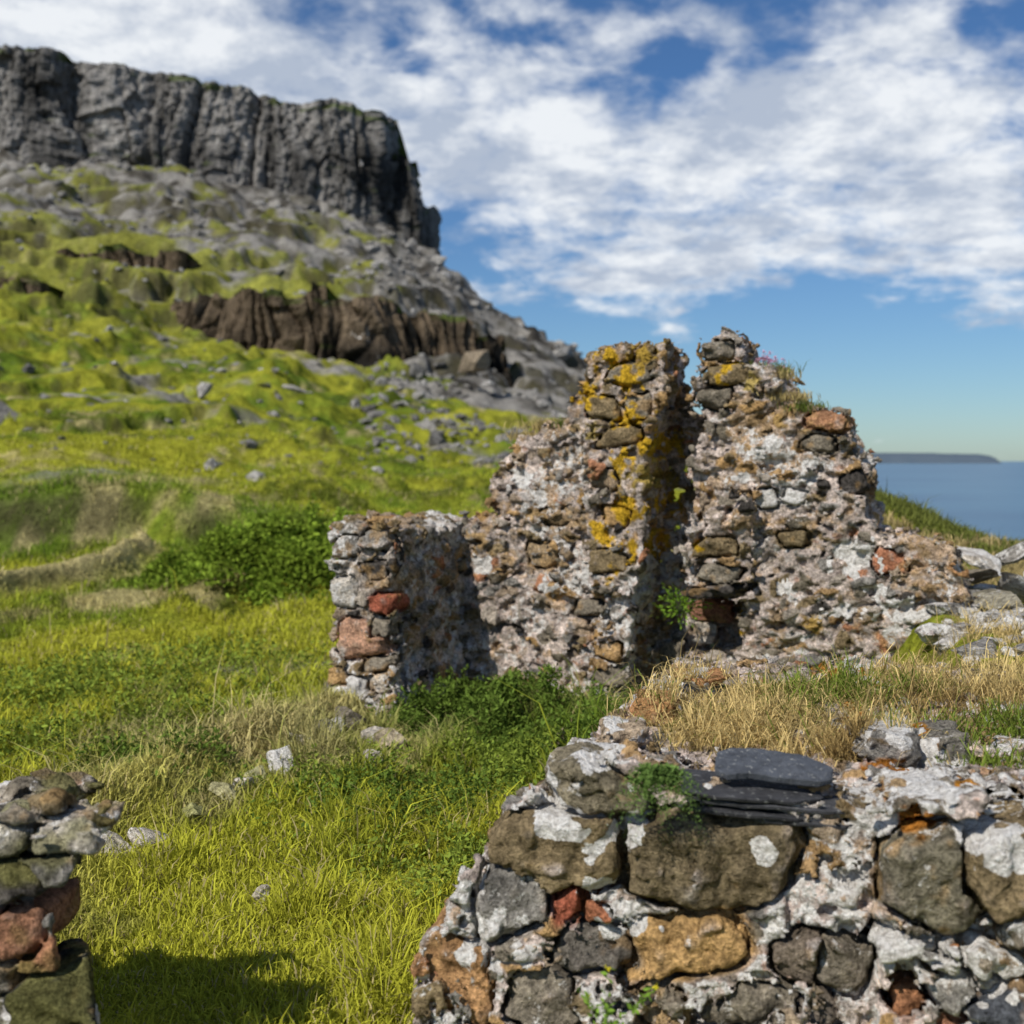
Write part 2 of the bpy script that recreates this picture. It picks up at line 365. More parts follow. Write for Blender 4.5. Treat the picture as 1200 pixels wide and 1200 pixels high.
def gcol(P,sc,off,mort,base,stones,lich=None,wh0=.15,moss=0.):
    rel,e,ID,st=rubble(P,sc,off,mort,1.)
    pc=PALETTE[(ID*5+3)%len(PALETTE)]
    n=fbm(P[:,0]/.25,P[:,1]/.25,P[:,2]/.25,3)
    mc=np.array(base)*(1+.3*n[:,None])
    F1,F2,I2=worley(P[:,0]/.045,P[:,1]/.045,P[:,2]/.035)
    inc=(V2[I2]>.55)[:,None];mc=np.where(inc,mc*.4+.5*PALETTE[(I2*3)%len(PALETTE)],mc)
    k=(st*sst(.15,.5,e))[:,None]
    c=mc*(1-k)+pc*k
    wh=np.where(k[:,0]>.5,wh0,wh0+.2)+.35*fbm(P[:,0]/.4,P[:,1]/.4,P[:,2]/.4+9,3)
    for i,S in enumerate(stones):
        sel=np.where((np.abs(P-S['c'])<S['r'].max()*1.4).all(1))[0]
        if len(sel)==0: continue
        d=stone_sd(P[sel],S,i);kk=(1-sst(.004,.02,d))[:,None]
        c[sel]=c[sel]*(1-kk)+S['col']*kk;wh[sel]=wh[sel]*(1-kk[:,0])+S['wh']*kk[:,0]
    # thin ochre staining
    oc=(sst(.35,.7,fbm(P[:,0]/.3+5,P[:,1]/.3,P[:,2]/.22,3)+.45*fbm(P[:,0]/.04,P[:,1]/.04,P[:,2]/.04,2))*.55)[:,None]
    c=c*(1-oc)+np.array((.44,.27,.11))*oc
    if lich is not None:
        for (a,z,r,col) in lich:
            white=col[2]>.5
            d=np.hypot(P[:,0]-a,(P[:,2]-z)*(1.6 if white else 1))/r+(1.1 if not white else .9)*fbm(P[:,0]/.06,P[:,1]/.06,P[:,2]/.06,3)
            kk=(1-sst(.6,.9,d))[:,None]
            if white: wh=np.maximum(wh,kk[:,0]*.9)
            else: c=c*(1-kk)+np.array(col)*kk;wh=wh*(1-kk[:,0])
    if moss>0:
        mk=sst(.1,.5,fbm(P[:,0]/.15,P[:,1]/.15,P[:,2]/.15+3,4)+moss)[:,None]*.7
        c=c*(1-mk)+np.array((.18,.17,.05))*mk;wh=wh*(1-mk[:,0])
    return np.concatenate([c,np.clip(wh,0,1)[:,None]],1)
def addstones(P,d,stones,nz):
    for i,S in enumerate(stones):
        sel=np.where((np.abs(P-S['c'])<S['r'].max()*1.4+.03).all(1))[0]
        if len(sel)==0: continue
        s=stone_sd(P[sel],S,i)+nz[sel]
        dd=np.maximum(d[sel],-(s-.014)*.8)
        d[sel]=np.minimum(dd,s)
    return d
# ---- main ruin
FM=Frame((-.49,9.0),(3.48,-1.6))
out=[(512,900),(512,625),(545,612),(575,612),(584,590),(573,562),(585,535),(603,515),(640,497),(672,500),(678,470),(700,450),(700,422),(735,415),(765,408),(782,403),(786,450),(783,480),(802,490),(808,464),(819,442),(824,402),(843,394),(866,405),(868,425),(905,434),(935,468),(985,487),(1000,520),(1014,545),(1008,585),(1024,628),(1065,632),(1110,642),(1128,690),(1140,900)]
P_out=FM.poly(out)
P_slot=FM.poly([(774,470),(807,470),(822,486),(822,545),(808,560),(812,605),(802,650),(806,690),(870,702),(868,762),(802,775),(797,840),(728,840),(748,700),(756,640),(762,540),(766,500)])
P_but=FM.poly([(688,470),(700,415),(778,403),(776,485),(770,520),(766,600),(752,645),(750,692),(690,696),(692,600)],.14)
P_but2=FM.poly([(702,690),(746,690),(728,860),(694,860)],.1)
P_jam=FM.poly([(806,600),(880,590),(882,700),(862,706),(806,694)],.12)
P_hole=FM.poly([(800,538),(814,533),(814,572),(803,588)])
mst=mk_stones(FM,[(897,585,28,22,5,WHT,.9,.06,.035),(930,583,26,20,-8,WHT,.9,.06,.035),(1043,658,34,26,0,(.42,.18,.1),.1,.07,.04),(970,494,46,22,-14,(.42,.22,.12),.25,.15,.05),(690,712,40,18,5,BG,.1,.1,.06),
 (728,604,34,24,-6,TAN,.1,.08,.19),(720,655,44,26,8,BR,.1,.1,.2),(714,560,36,22,-10,(.3,.22,.14),.2,.1,.19),(744,440,52,30,6,BG,.1,.14,.2),(712,478,44,26,-8,BR,.1,.14,.2),(756,478,30,30,10,BG,.1,.14,.2),(735,512,50,22,5,BR,.1,.12,.2),(762,422,30,34,8,BR,.1,.14,.16),
 (843,410,36,24,4,BG,.3,.15,.06),(852,440,50,24,9,BR,.2,.12,.06),(836,468,40,26,-8,BG,.1,.12,.05),(930,632,36,20,6,BR,.1,.08,.04),(842,640,50,22,7,BR,.1,.1,.17),(845,670,50,20,-6,BG,.1,.1,.17),(838,692,66,12,5,DK,.1,.12,.18),
 (545,640,36,26,8,TAN,.3,.08,.03),(636,650,40,30,6,(.4,.29,.17),.3,.08,.02),(655,605,36,22,9,BG,.1,.07,.03),(720,790,40,20,5,BG,.1,.09,.12),(716,760,34,20,-6,TAN,.1,.09,.12),
 (960,520,40,20,-10,BG,.1,.07,.03),(1000,565,30,26,10,DK,.1,.1,.04),(820,725,50,30,5,(.3,.15,.1),.1,.1,-.28),(812,750,30,24,0,PAL,.3,.1,-.25),(770,775,30,24,8,BG,.2,.1,-.2)])
OL=(.56,.34,.03)
mli=[]
for u,v,r,c in [(690,463,20,OL),(742,445,19,OL),(715,425,17,OL),(756,412,19,(.4,.26,.05)),(740,490,20,OL),(762,520,17,OL),(850,433,14,OL),(735,596,18,OL),(710,625,16,OL),(745,640,16,OL),(735,540,15,OL),(700,505,15,(.4,.3,.1)),(852,742,12,OL),(725,672,13,OL),(820,640,9,OL),(764,590,12,OL),(880,450,13,(.4,.3,.1)),(754,560,16,(.42,.3,.08)),(850,545,10,(.4,.24,.1)),(910,490,10,(.4,.26,.1)),(948,735,12,(.4,.26,.08)),(620,600,12,(.4,.27,.13)),(560,640,14,(.4,.27,.13)),(680,590,12,(.4,.25,.1)),
   (1000,655,34,(1,1,1)),(985,715,26,(1,1,1)),(1055,722,34,(1,1,1)),(1095,745,30,(1,1,1)),(870,560,14,(1,1,1)),(600,560,20,(1,1,1)),(560,660,18,(1,1,1)),(640,690,14,(1,1,1)),(905,520,16,(1,1,1)),(940,560,14,(1,1,1)),(1030,690,20,(1,1,1)),(920,690,14,(1,1,1))]:
    a,z,t=FM.uv(u,v,.1);mli.append((a,z,r*t/FPX,c))
def D0m(A,B,Z):
    o=polysd(A+0*Z,Z+0*A,P_out)
    body=np.maximum(o,np.maximum(B-.02,-.58-B))
    b1=np.maximum(polysd(A+0*Z,Z+0*A,P_but),np.maximum(B-.17,-.5-B))
    b2=np.maximum(polysd(A+0*Z,Z+0*A,P_but2),np.maximum(B-.10,-.5-B))
    b3=np.maximum(polysd(A+0*Z,Z+0*A,P_jam),np.maximum(B-.14,-.5-B))
    d=np.minimum(np.minimum(body,b1),np.minimum(b2,b3))
    sl=np.maximum(polysd(A+0*Z,Z+0*A,P_slot),-.5-B)
    d=np.maximum(d,-sl)
    return np.maximum(d,-polysd(A+0*Z,Z+0*A,P_hole)-0*B)
SCm=(.14,.13,.08)
def detm(P,d):
    x,y,z=P.T
    rel,_,_,_=rubble(P,SCm,3.3,.56,.05)
    n1=fbm(x/.35,y/.35,z/.35,3);n2=fbm(x/.07,y/.07,z/.06,4)
    F1,F2,_=worley(x/.05,y/.05,z/.04)
    d=d-rel+.05*n1+.032*n2-.018*sst(.0,.5,F2-F1)+.045*sst(.15,.6,n2)
    nz=.016*n2+.01*n1
    return addstones(P,d,mst,nz).astype(f32)
wob,_=build_wall('ruined_stone_gable',FM,(-.25,-.75,-2.0),(4.35,.42,1.15),.0145,D0m,detm,lambda P:gcol(P,SCm,3.3,.56,(.57,.47,.405),mst,mli,.15))
# ---- stub pier
FP=Frame((-1.27,8.0),(.41,-.165))
pw=.44;plen=1.35
pst=mk_stones(FP,[(404,694,34,34,4,PAL,.5,.12,.05),(452,708,30,24,6,RED,.05,.12,.06),(424,748,62,44,4,(.54,.31,.2),.35,.16,.06),(408,640,30,24,5,GR,.5,.1,.04),(440,632,36,20,-6,GR,.4,.1,.04),(440,668,30,20,8,DK,.1,.1,.03),(448,735,20,18,0,BG,.1,.1,.04),(415,805,44,28,-6,WHT,.7,.14,.1),(448,800,30,24,4,PAL,.3,.12,.07),(398,790,26,18,0,TAN,.2,.1,.08),(445,778,34,16,4,BG,.2,.1,.04)])
def D0p(A,B,Z):
    fl=.06*np.clip((-1.35-Z)/.4,0,1)
    top=Z-(-.49+.03*np.sin(A*9))
    return np.maximum(np.maximum(-A-fl,A-pw-fl),np.maximum(np.maximum(B-.0-fl*1.5,-plen-B),top))+0*Z
SCp=(.17,.16,.095)
def detp(P,d):
    x,y,z=P.T
    rel,_,_,_=rubble(P,SCp,7.7,.35,.055)
    n1=fbm(x/.35,y/.35,z/.35,3);n2=fbm(x/.07,y/.07,z/.06,4);F1,F2,_=worley(x/.05,y/.05,z/.04)
    d=d-rel+.03*n1+.028*n2-.016*sst(0,.5,F2-F1)+.03*sst(.15,.6,n2)
    return addstones(P,d,pst,.016*n2+.008*n1).astype(f32)
build_wall('ruined_wall_stub',FP,(-.25,-1.5,-2.0),(.75,.3,-.3),.0145,D0p,detp,lambda P:gcol(P,SCp,7.7,.35,(.55,.47,.4),pst,None,.3))
# ---- near-left wall remnant
FL=Frame((-1.5,2.9),(.98,-.1))
lst=mk_stones(FL,[(60,980,110,30,3,PAL,.5,.12,.03),(0,985,70,40,0,(.42,.38,.3),.5,.14,.04),(78,1164,118,50,10,(.05,.05,.05),.05,.2,.16),(20,1090,60,50,0,(.34,.17,.1),.2,.14,.03),(10,1200,80,60,0,GR,.7,.14,.10),(70,1215,90,40,0,PAL,.7,.14,.12),(15,1030,70,40,4,DK,.1,.14,.02)])
zL=FL.uv(100,970)[1]
LE=np.array([FL.uv(u,v)[:2] for u,v in [(80,1300),(58,1180),(40,1060),(60,1020),(105,985),(112,950)]]);lo_=np.argsort(LE[:,1])
def D0l(A,B,Z):
    ar=np.interp(Z,LE[lo_,1],LE[lo_,0])
    return np.maximum(np.maximum(A-ar-.55*B,B+0*A),np.maximum(-.40-B,Z-zL))
def detl(P,d):
    x,y,z=P.T
    rel,_,_,_=rubble(P,SCp,5.1,.3,.045);n1=fbm(x/.3,y/.3,z/.3,3);n2=fbm(x/.07,y/.07,z/.06,4)
    return addstones(P,d-rel+.04*n1+.03*n2,lst,.015*n2).astype(f32)
build_wall('ruined_stone_wall',FL,(-1.0,-.6,-1.95),(.7,.3,-.75),.013,D0l,detl,lambda P:gcol(P,SCp,5.1,.3,(.42,.37,.3),lst,None,.28,.02))
# ---- foreground wall
FF=Frame((.1,3.1),(.985,-.17))
edge=[(495,1260),(494,1200),(500,1120),(560,1010),(600,945),(640,897),(660,880)]
E=np.array([FF.uv(u,v)[:2] for u,v in edge]);o=np.argsort(E[:,1]);EZ=E[o,1];EA=E[o,0]
tops=[(600,905),(640,899),(700,893),(740,899),(800,926),(900,942),(1030,942),(1045,925),(1120,932),(1200,938),(1300,938)]
TA=np.array([FF.uv(u,v)[:2] for u,v in tops])
aR=FF.uv(1022,1100)[0]
P_fh=FF.poly([(1032,1112),(1078,1120),(1076,1168),(1036,1160)])
fst=mk_stones(FF,[
(652,996,156,96,10,BR,.25,.17,.06),(832,1014,194,124,3,(.2,.155,.09),.2,.2,.06),(696,922,114,52,-4,(.23,.195,.13),.36,.16,.04),(601,1050,86,76,18,GR,.4,.14,.05),
(668,1058,38,30,25,RED,.02,.09,.04),(698,1072,40,34,-25,(.42,.17,.09),.05,.09,.04),(800,1102,142,70,14,(.5,.31,.13),.2,.15,.05),(536,1142,90,90,-12,(.46,.26,.12),.3,.16,.05),
(637,1165,82,82,6,BG,.35,.15,.06),(690,1106,88,50,10,(.17,.15,.125),.25,.13,.04),(782,1172,72,62,-5,(.3,.235,.155),.3,.13,.04),(892,1178,118,62,-8,BG,.35,.15,.05),(936,1122,72,60,10,(.2,.16,.12),.25,.12,.04),(992,1124,56,58,-8,BG,.35,.12,.04),(722,1172,46,46,12,GR,.45,.1,.02),
(1086,1018,112,124,3,(.21,.185,.13),.38,.18,.15),(1176,1000,106,100,10,BR,.3,.18,.17),(1085,928,92,14,6,BG,.6,.14,.09),
(1065,1165,44,36,0,(.42,.2,.1),.1,.1,.05),(1110,1100,60,36,12,GR,.7,.12,.13),(1160,1110,66,42,-10,(.35,.29,.22),.6,.12,.13),(1112,1150,50,46,24,GR,.55,.12,.13),(1165,1165,72,56,28,SLT,.2,.14,.16),(1050,1088,50,22,5,GR,.6,.12,.12),(1105,1192,56,36,0,(.3,.15,.09),.3,.12,.13),
(1190,1070,56,36,8,BG,.5,.12,.15),(955,1178,36,36,10,(.18,.15,.12),.2,.1,.03)])
def topstone(u,v,w,h,rot,col,wh,ydist,dep):
    X=(u-600)/FPX*ydist;Z=(540-v)/FPX*ydist;p=np.array([X,ydist])-FF.o
    m=ydist/FPX
    return dict(c=np.array([p@FF.e,p@FF.n,Z]),r=np.array([w*m/2,dep,h*m/2]),rot=math.radians(rot),col=np.array(col),wh=wh)
fst+= [topstone(1032,866,74,52,-6,GR,.45,3.5,.12),topstone(1090,882,76,56,20,(.22,.2,.165),.35,3.6,.14),topstone(820,776,64,50,8,(.54,.28,.13),.1,4.4,.13),topstone(768,824,54,46,-8,(.52,.26,.12),.15,4.0,.11),
 topstone(727,862,56,34,5,(.42,.32,.22),.4,3.6,.1),topstone(778,803,36,24,10,PAL,.5,4.2,.08),topstone(1190,882,56,36,8,GR,.6,3.7,.14),topstone(1150,870,56,36,-8,(.33,.22,.16),.3,3.9,.14),topstone(1165,915,66,22,8,(.46,.25,.12),.3,3.4,.12)]
def D0f(A,B,Z):
    al=np.interp(Z,EZ,EA).astype(f32)+.185*np.maximum(-B,0)
    bf=.10*np.clip(-Z-.9,0,1)+.08*sst(aR-.01,aR+.03,A)
    zt=np.interp(A,TA[:,0],TA[:,1])
    zt=zt*(1-sst(.1,.6,-B))+(-.945)*sst(.1,.6,-B)
    d=np.maximum(np.maximum(B-bf,-2.2-B),np.maximum(Z-zt,al-A))
    return np.maximum(d,-np.maximum(polysd(A+0*Z,Z+0*A,P_fh),-.2-B))
SCf=(.11,.10,.07)
def detf(P,d):
    x,y,z=P.T
    rel,_,_,_=rubble(P,SCf,1.7,.6,.028)
    n1=fbm(x/.3,y/.3,z/.3,3);n2=fbm(x/.045,y/.045,z/.045,5);F1,F2,_=worley(x/.03,y/.03,z/.026)
    n3=fbm(x/.13,y/.13,z/.13,3)
    d=d-rel+.02*n1+.026*n2-.016*sst(0,.5,F2-F1)+.035*sst(.1,.6,n2)+.006
    return addstones(P,d,fst,.014*n2+.010*n3).astype(f32)
fli=[]
for u,v,r,c in [(1075,952,26,(.4,.16,.03)),(1135,945,20,(.45,.2,.03)),(1110,1080,16,(.4,.17,.06)),(660,958,50,(1,1,1)),(720,975,26,(1,1,1)),(562,1075,42,(1,1,1)),(545,1040,28,(1,1,1)),(566,1115,34,(1,1,1)),(890,988,24,(1,1,1)),(1150,965,48,(1,1,1)),(1190,985,30,(1,1,1)),(1085,918,30,(1,1,1)),(1110,1100,40,(1,1,1)),(1060,1085,30,(1,1,1)),(1150,1125,36,(1,1,1)),(822,915,30,(1,1,1)),(1030,845,28,(1,1,1)),(700,1040,24,(1,1,1)),(735,1075,32,(1,1,1)),(620,1105,26,(1,1,1)),(700,890,26,(1,1,1)),(1130,1185,30,(1,1,1)),(850,1150,20,(1,1,1)),(530,1190,26,(1,1,1)),(745,965,24,(1,1,1)),(640,910,16,(1,1,1))]:
    a,z,t=FF.uv(u,v);fli.append((a,z,r*t/FPX,c))
fob,FW=build_wall('foreground_stone_wall',FF,(-.6,-2.4,-1.68),(1.75,.36,-.62),.0088,D0f,detf,lambda P:gcol(P,SCf,1.7,.6,(.62,.51,.445),fst,fli,.25),.1)
gx0,gy0,gs=-.6,2.4,.02
HM=np.full((150,190),-9.,f32)
ii=np.clip(((FW[:,0]-gx0)/gs).astype(int),0,149);jj=np.clip(((FW[:,1]-gy0)/gs).astype(int),0,189)
np.maximum.at(HM,(ii,jj),FW[:,2].astype(f32))
def wtop(x,y):
    i=np.clip(((x-gx0)/gs).astype(int),0,149);j=np.clip(((y-gy0)/gs).astype(int),0,189);return HM[i,j]
# slate slab lying on the wall
def slab(parent,name,outl,u,v,y0,w,d,th,tilt,yaw,seed,col):
    r=np.random.RandomState(seed)
    pts=np.array(outl);m=len(pts)
    P=[]
    for i in range(m):
        a,b=pts[i],pts[(i+1)%m]
        for f in np.linspace(0,1,8,endpoint=False): P.append(a*(1-f)+b*f+r.normal(0,.005,2))
    P=np.array(P)*np.array([w,d]);n=len(P);rings=[]
    for sc,z in [(.0,th*.5),(.4,th*.52),(.8,th*.5),(.975,th*.47),(1.0,th*.30),(.985,th*.1),(1.0,th*.05),(.975,-th*.15),(.995,-th*.2),(.96,-th*.5),(0,-th*.5)]:
        q=np.column_stack([P*sc,np.full(n,z)]);q[:,2]+=.0035*fbm(q[:,0]/.05,q[:,1]/.05,seed,3);rings.append(q)
    V=np.concatenate(rings)
    M=Matrix.Rotation(math.radians(yaw),3,'Z')@Matrix.Rotation(math.radians(tilt[0]),3,'X')@Matrix.Rotation(math.radians(tilt[1]),3,'Y')
    V=V@np.array(M).T+np.array([(u-600)/FPX*y0,y0,(540-v)/FPX*y0])
    Q=[]
    for k in range(len(rings)-1):
        for i in range(n): j=(i+1)%n;Q.append((k*n+i,k*n+j,(k+1)*n+j,(k+1)*n+i))
    return mesh_obj(name,V,[np.array(Q)[:,::-1]],np.tile(np.array([*col,0.]),(len(V),1)),M_slate,False,parent)
M_slate,nts=NT('slate');_co=nd(nts,'ShaderNodeTexCoord').outputs['Object']
_a=nd(nts,'ShaderNodeAttribute',attribute_name='Col')
_n=noise(nts,_co,16,6,.75);_n2=noise(nts,_co,70,4,.6)
_c=mixc(nts,1.0,_a.outputs['Color'],mapr(nts,_n,.3,.7,.4,1.7),'MULTIPLY')
_c=mixc(nts,mapr(nts,_n2,.6,.68,0,.6),_c,(.3,.3,.28))
_b=nd(nts,'ShaderNodeBsdfPrincipled');_b.inputs['Roughness'].default_value=.7;_b.inputs['Specular IOR Level'].default_value=.25
nts.links.new(_c,_b.inputs['Base Color'])
_bp=nd(nts,'ShaderNodeBump');_bp.inputs['Distance'].default_value=.012;nts.links.new(_n,_bp.inputs['Height']);nts.links.new(_bp.outputs[0],_b.inputs['Normal'])
_o=nd(nts,'ShaderNodeOutputMaterial');nts.links.new(_b.outputs[0],_o.inputs[0])
O1=[(-.5,-.3),(-.46,.3),(-.34,.48),(.0,.5),(.28,.42),(.5,.05),(.47,-.3),(.36,-.46),(-.2,-.4),(-.4,-.5)]
O2=[(-.5,-.5),(-.5,.5),(.5,.5),(.5,-.2),(.3,-.42),(-.1,-.5)]
slab(None,'slate_slab',O1,906,899,3.06,.33,.15,.022,(16,3),-7,3,(.055,.06,.07))
E2=bpy.data.objects.new('slate_course',None);bpy.context.scene.collection.objects.link(E2)
for k,(u,v,w,c) in enumerate([(880,924,.38,.035),(915,934,.44,.05),(885,943,.36,.028),(940,952,.34,.045)]):
    slab(E2,'slate_layer_%d'%(k+1),O2,u,v,3.045,w,.2,.013,(3,3.5),-9,8+k,(c,c,c*1.08))
# ---------------- loose rocks
import bmesh
bm=bmesh.new();bmesh.ops.create_icosphere(bm,subdivisions=4,radius=1);IV=np.array([v.co[:] for v in bm.verts]);IFc=np.array([[v.index for v in f.verts] for f in bm.faces]);bm.free()
bm=bmesh.new();bmesh.ops.create_icosphere(bm,subdivisions=1,radius=1);LV=np.array([v.co[:] for v in bm.verts]);LF=np.array([[v.index for v in f.verts] for f in bm.faces]);bm.free()
def rocks(name,items,mat,seed=1,low=False):
    r=np.random.RandomState(seed);VV=[];FFc=[];CC=[];o=0
    B,Fc=(LV,LF) if low else (IV,IFc)
    for (p,s,rz,col,wh) in items:
        v=B.copy()
        for k in range(14 if not low else 4):
            n=r.normal(size=3);n/=np.linalg.norm(n);c=r.uniform(.38,.7);d=v@n;v=v-np.outer(np.maximum(d-c,0),n)
        v=v*1.45
        if not low: v=v*(1+.10*fbm(v[:,0]*2+o,v[:,1]*2,v[:,2]*2,5)[:,None])
        else: v=v*r.uniform(.8,1.2,(len(v),1))
        v=v*np.array(s);t=r.normal(0,.15,2)
        v[:,2]+=v[:,0]*t[0]+v[:,1]*t[1]
        ca,sa=math.cos(rz),math.sin(rz)
        v=np.stack([v[:,0]*ca-v[:,1]*sa,v[:,0]*sa+v[:,1]*ca,v[:,2]],1)+np.array(p)
        VV.append(v);FFc.append(Fc+o);o+=len(v)
        CC.append(np.tile(np.array([*col,wh]),(len(v),1)))
    return mesh_obj(name,np.concatenate(VV),[np.concatenate(FFc)],np.concatenate(CC),mat,False)
def gp(u,v,z0=-1.8):
    y=z0*FPX/(540-v);return (u-600)/FPX*y,y
r=np.random.RandomState(5)
it=[]
for u,v,w,h,c,wh in [(438,838,40,22,PAL,.3),(392,832,36,24,PAL,.7),(360,850,44,24,(.5,.45,.35),.5),(330,868,46,32,WHT,.9),(300,884,34,18,(.4,.38,.2),.2),(460,850,44,18,(.4,.33,.22),.3),(410,826,50,18,BG,.2),(440,880,30,24,PAL,.5),(655,848,46,30,(.5,.4,.26),.2),(172,946,54,22,PAL,.5),(120,952,56,22,(.4,.36,.28),.5),(265,903,38,18,(.4,.37,.2),.2),(305,1008,22,16,PAL,.4),(225,923,38,16,(.35,.34,.15),.2),(380,838,30,22,GR,.5),(345,862,22,16,TAN,.3),(285,893,26,16,PAL,.4)]:
    x,y=gp(u,v+h*.4,-1.66);m=y/FPX;z=float(terr(x,y));it.append(((x,y,z+h*m*.45),(w*m*.5,w*m*.4,h*m*.6),r.rand()*.5,c,wh))
rocks('tumbled_footing_stones',it,M_rock,3)
it=[]
def addr(u,v,y,w,h,c,wh,d=.15,rz=0.):
    m=y/FPX;it.append((((u-600)*m,y,(540-v)*m),(w*m*.5,d,h*m*.5),rz,c,wh))
rr=np.random.RandomState(44)
for a in [(1150,656,8.2,60,20,PAL,.6,.2),(1188,650,8.4,50,22,GR,.5,.2),(1135,676,7.8,50,20,BG,.4,.2),(1195,690,7.6,60,24,PAL,.6,.25),(1165,704,7.3,60,18,(.3,.27,.2),.4,.2),(1155,766,6.3,100,34,GR,.6,.3,.3),(1120,745,6.6,60,30,(.35,.3,.27),.6,.2),(1195,724,7.,50,18,PAL,.6,.2),(1215,775,6.2,60,40,GR,.6,.3),(1130,800,5.6,70,20,BG,.4,.2),(1230,684,7.7,70,40,GR,.6,.3),(1085,812,5.3,50,16,PAL,.5,.15)]: addr(*a)
for k in range(110):
    u=rr.uniform(1105,1300);y=rr.uniform(5.4,8.8);x=(u-600)/FPX*y;z=float(terr(x,y));s=rr.uniform(.03,.11);g=rr.uniform(.22,.45)
    it.append(((x,y,z+s*.2),(s*1.4,s,s*.6),rr.rand()*6,(g,g*.94,g*.86),rr.uniform(.2,.8)))
rocks('rock_outcrop',it,M_rock,12)
it=[]
for a in [(8,500,45,60,50,(.17,.16,.145),.3,.8),(240,456,60,18,16,(.3,.28,.26),.4,.4),(95,468,55,34,12,(.28,.26,.24),.4,.5),(553,426,100,40,28,(.25,.2,.14),.0,1.3,.4),(310,452,62,20,8,(.32,.3,.26),.4,.4),(345,455,62,24,8,(.32,.3,.26),.4,.4)]: addr(*a)
rocks('hillside_boulder',it,M_rock,15)
it=[]
for k in range(4600):
    q=r.rand()
    if q<.55: u=r.uniform(430,720);y=math.exp(r.uniform(math.log(45),math.log(255)))
    elif q<.92: u=r.uniform(-100,520);y=r.uniform(130,245)
    else: u=r.uniform(-100,600);y=math.exp(r.uniform(math.log(30),math.log(140)))
    x=(u-600)/FPX*y
    if fbm(x/12,y/12,2.,3)<-.05 and q<.92: continue
    s=r.lognormal(0,.5)*(.1+.0034*y)*.5
    g=r.uniform(.10,.30);it.append(((x,y,float(terr(x,y))+s*.1),(s,s*r.uniform(.6,1),s*r.uniform(.4,.8)),r.uniform(0,6),(g,g*.95,g*.87),r.uniform(0,.5)))
rocks('scree_rocks',it,M_rock,20,True)
print('rocks',time.time()-T0)
# ---------------- vegetation
def blades(name,P,Hh,Wd,col,lean,seed,mat=M_grass,droop=.5,tipcol=None):
    r=np.random.RandomState(seed);n=len(P)
    th=r.uniform(0,2*np.pi,n);ld=r.uniform(0,2*np.pi,n);la=lean*r.uniform(.2,1.,n)
    dx=np.cos(ld)*la;dy=np.sin(ld)*la
    wx=np.cos(th)*Wd/2;wy=np.sin(th)*Wd/2
    z=np.zeros(n)
    m=P+np.stack([dx*Hh*.35,dy*Hh*.35,Hh*.6],1);t=P+np.stack([dx*Hh,dy*Hh,Hh*(1-droop*la*.5)],1)
    w=np.stack([wx,wy,z],1)
    V=np.stack([P-w,P+w,m+w*.75,m-w*.75,t],1).reshape(-1,3)
    b=np.arange(n)*5
    q=np.stack([b,b+1,b+2,b+3],1);tr=np.stack([b+3,b+2,b+4],1)
    tip=col if tipcol is None else tipcol
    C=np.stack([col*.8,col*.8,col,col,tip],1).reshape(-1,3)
    return mesh_obj(name,V,[q,tr],C,mat)
def leaves(name,P,S,col,seed,flat=.5):
    r=np.random.RandomState(seed);n=len(P)
    a=r.normal(size=(n,3));a[:,2]=a[:,2]*flat+.2;a/=np.linalg.norm(a,axis=1)[:,None]
    up=r.normal(size=(n,3))*.6+np.array([0,0,1]);b=np.cross(a,up);b/=np.linalg.norm(b,axis=1)[:,None]+1e-6
    S=S[:,None]
    V=np.stack([P,P+a*S*.5+b*S*.22,P+a*S,P+a*S*.5-b*S*.22],1).reshape(-1,3)
    k=np.arange(n)*4
    return mesh_obj(name,V,[np.stack([k,k+1,k+2,k+3],1)],np.repeat(col,4,0),M_leaf)
n=400000
y=np.exp(r.uniform(math.log(2.7),math.log(48),n));t=r.uniform(-.56,.2,n);x=t*y
keep=~((x>-.35+.185*(y-3.0)+.1)&(y<5.2))
u=600+FPX*t
keep&=~((y>7.8)&(y<9.5)&(u>400)&(u<1200))
keep&=(u<720)&((y<22)|(r.rand(n)<.5))
x,y=x[keep],y[keep];z=terr(x,y)
sl=np.abs(terr(x,y+.3)-z)/.3
k2=(sl<.55)|(r.rand(len(x))<.3)|(y<12)
k2&=(ridgeline(x,y)>.22)|(r.rand(len(x))<.3)
x,y,z=x[k2],y[k2],z[k2]
tus=sst(-.2,.7,fbm(x/.4,y/.4,30.,3))*(1-sst(10,30,y))+.4*sst(10,30,y)
tall=sst(.0,.6,fbm(x/1.6,y/1.6,40.,3))
inr=np.exp(-((x+.1)/1.2)**2-((y-6.8)/1.3)**2)
H=(.016+.06*tus+.04*tall+.11*inr*tus)*np.exp(r.normal(0,.4,len(x)))*(1+y*.025)
W=(.0038+.0008*y)*r.uniform(.6,1.4,len(x))
c=grasscol(x,y)*1.5*r.uniform(.6,1.4,(len(x),1))
c=lerp(c,np.array([.11,.16,.02])+0*c,inr*.55)
dry=r.rand(len(x))<.08;c[dry]=G_S*r.uniform(.7,1.3,(dry.sum(),1))
blades('meadow_grass',np.stack([x,y,z-.01],1),H,W,c,1.0,31,tipcol=c*1.1)
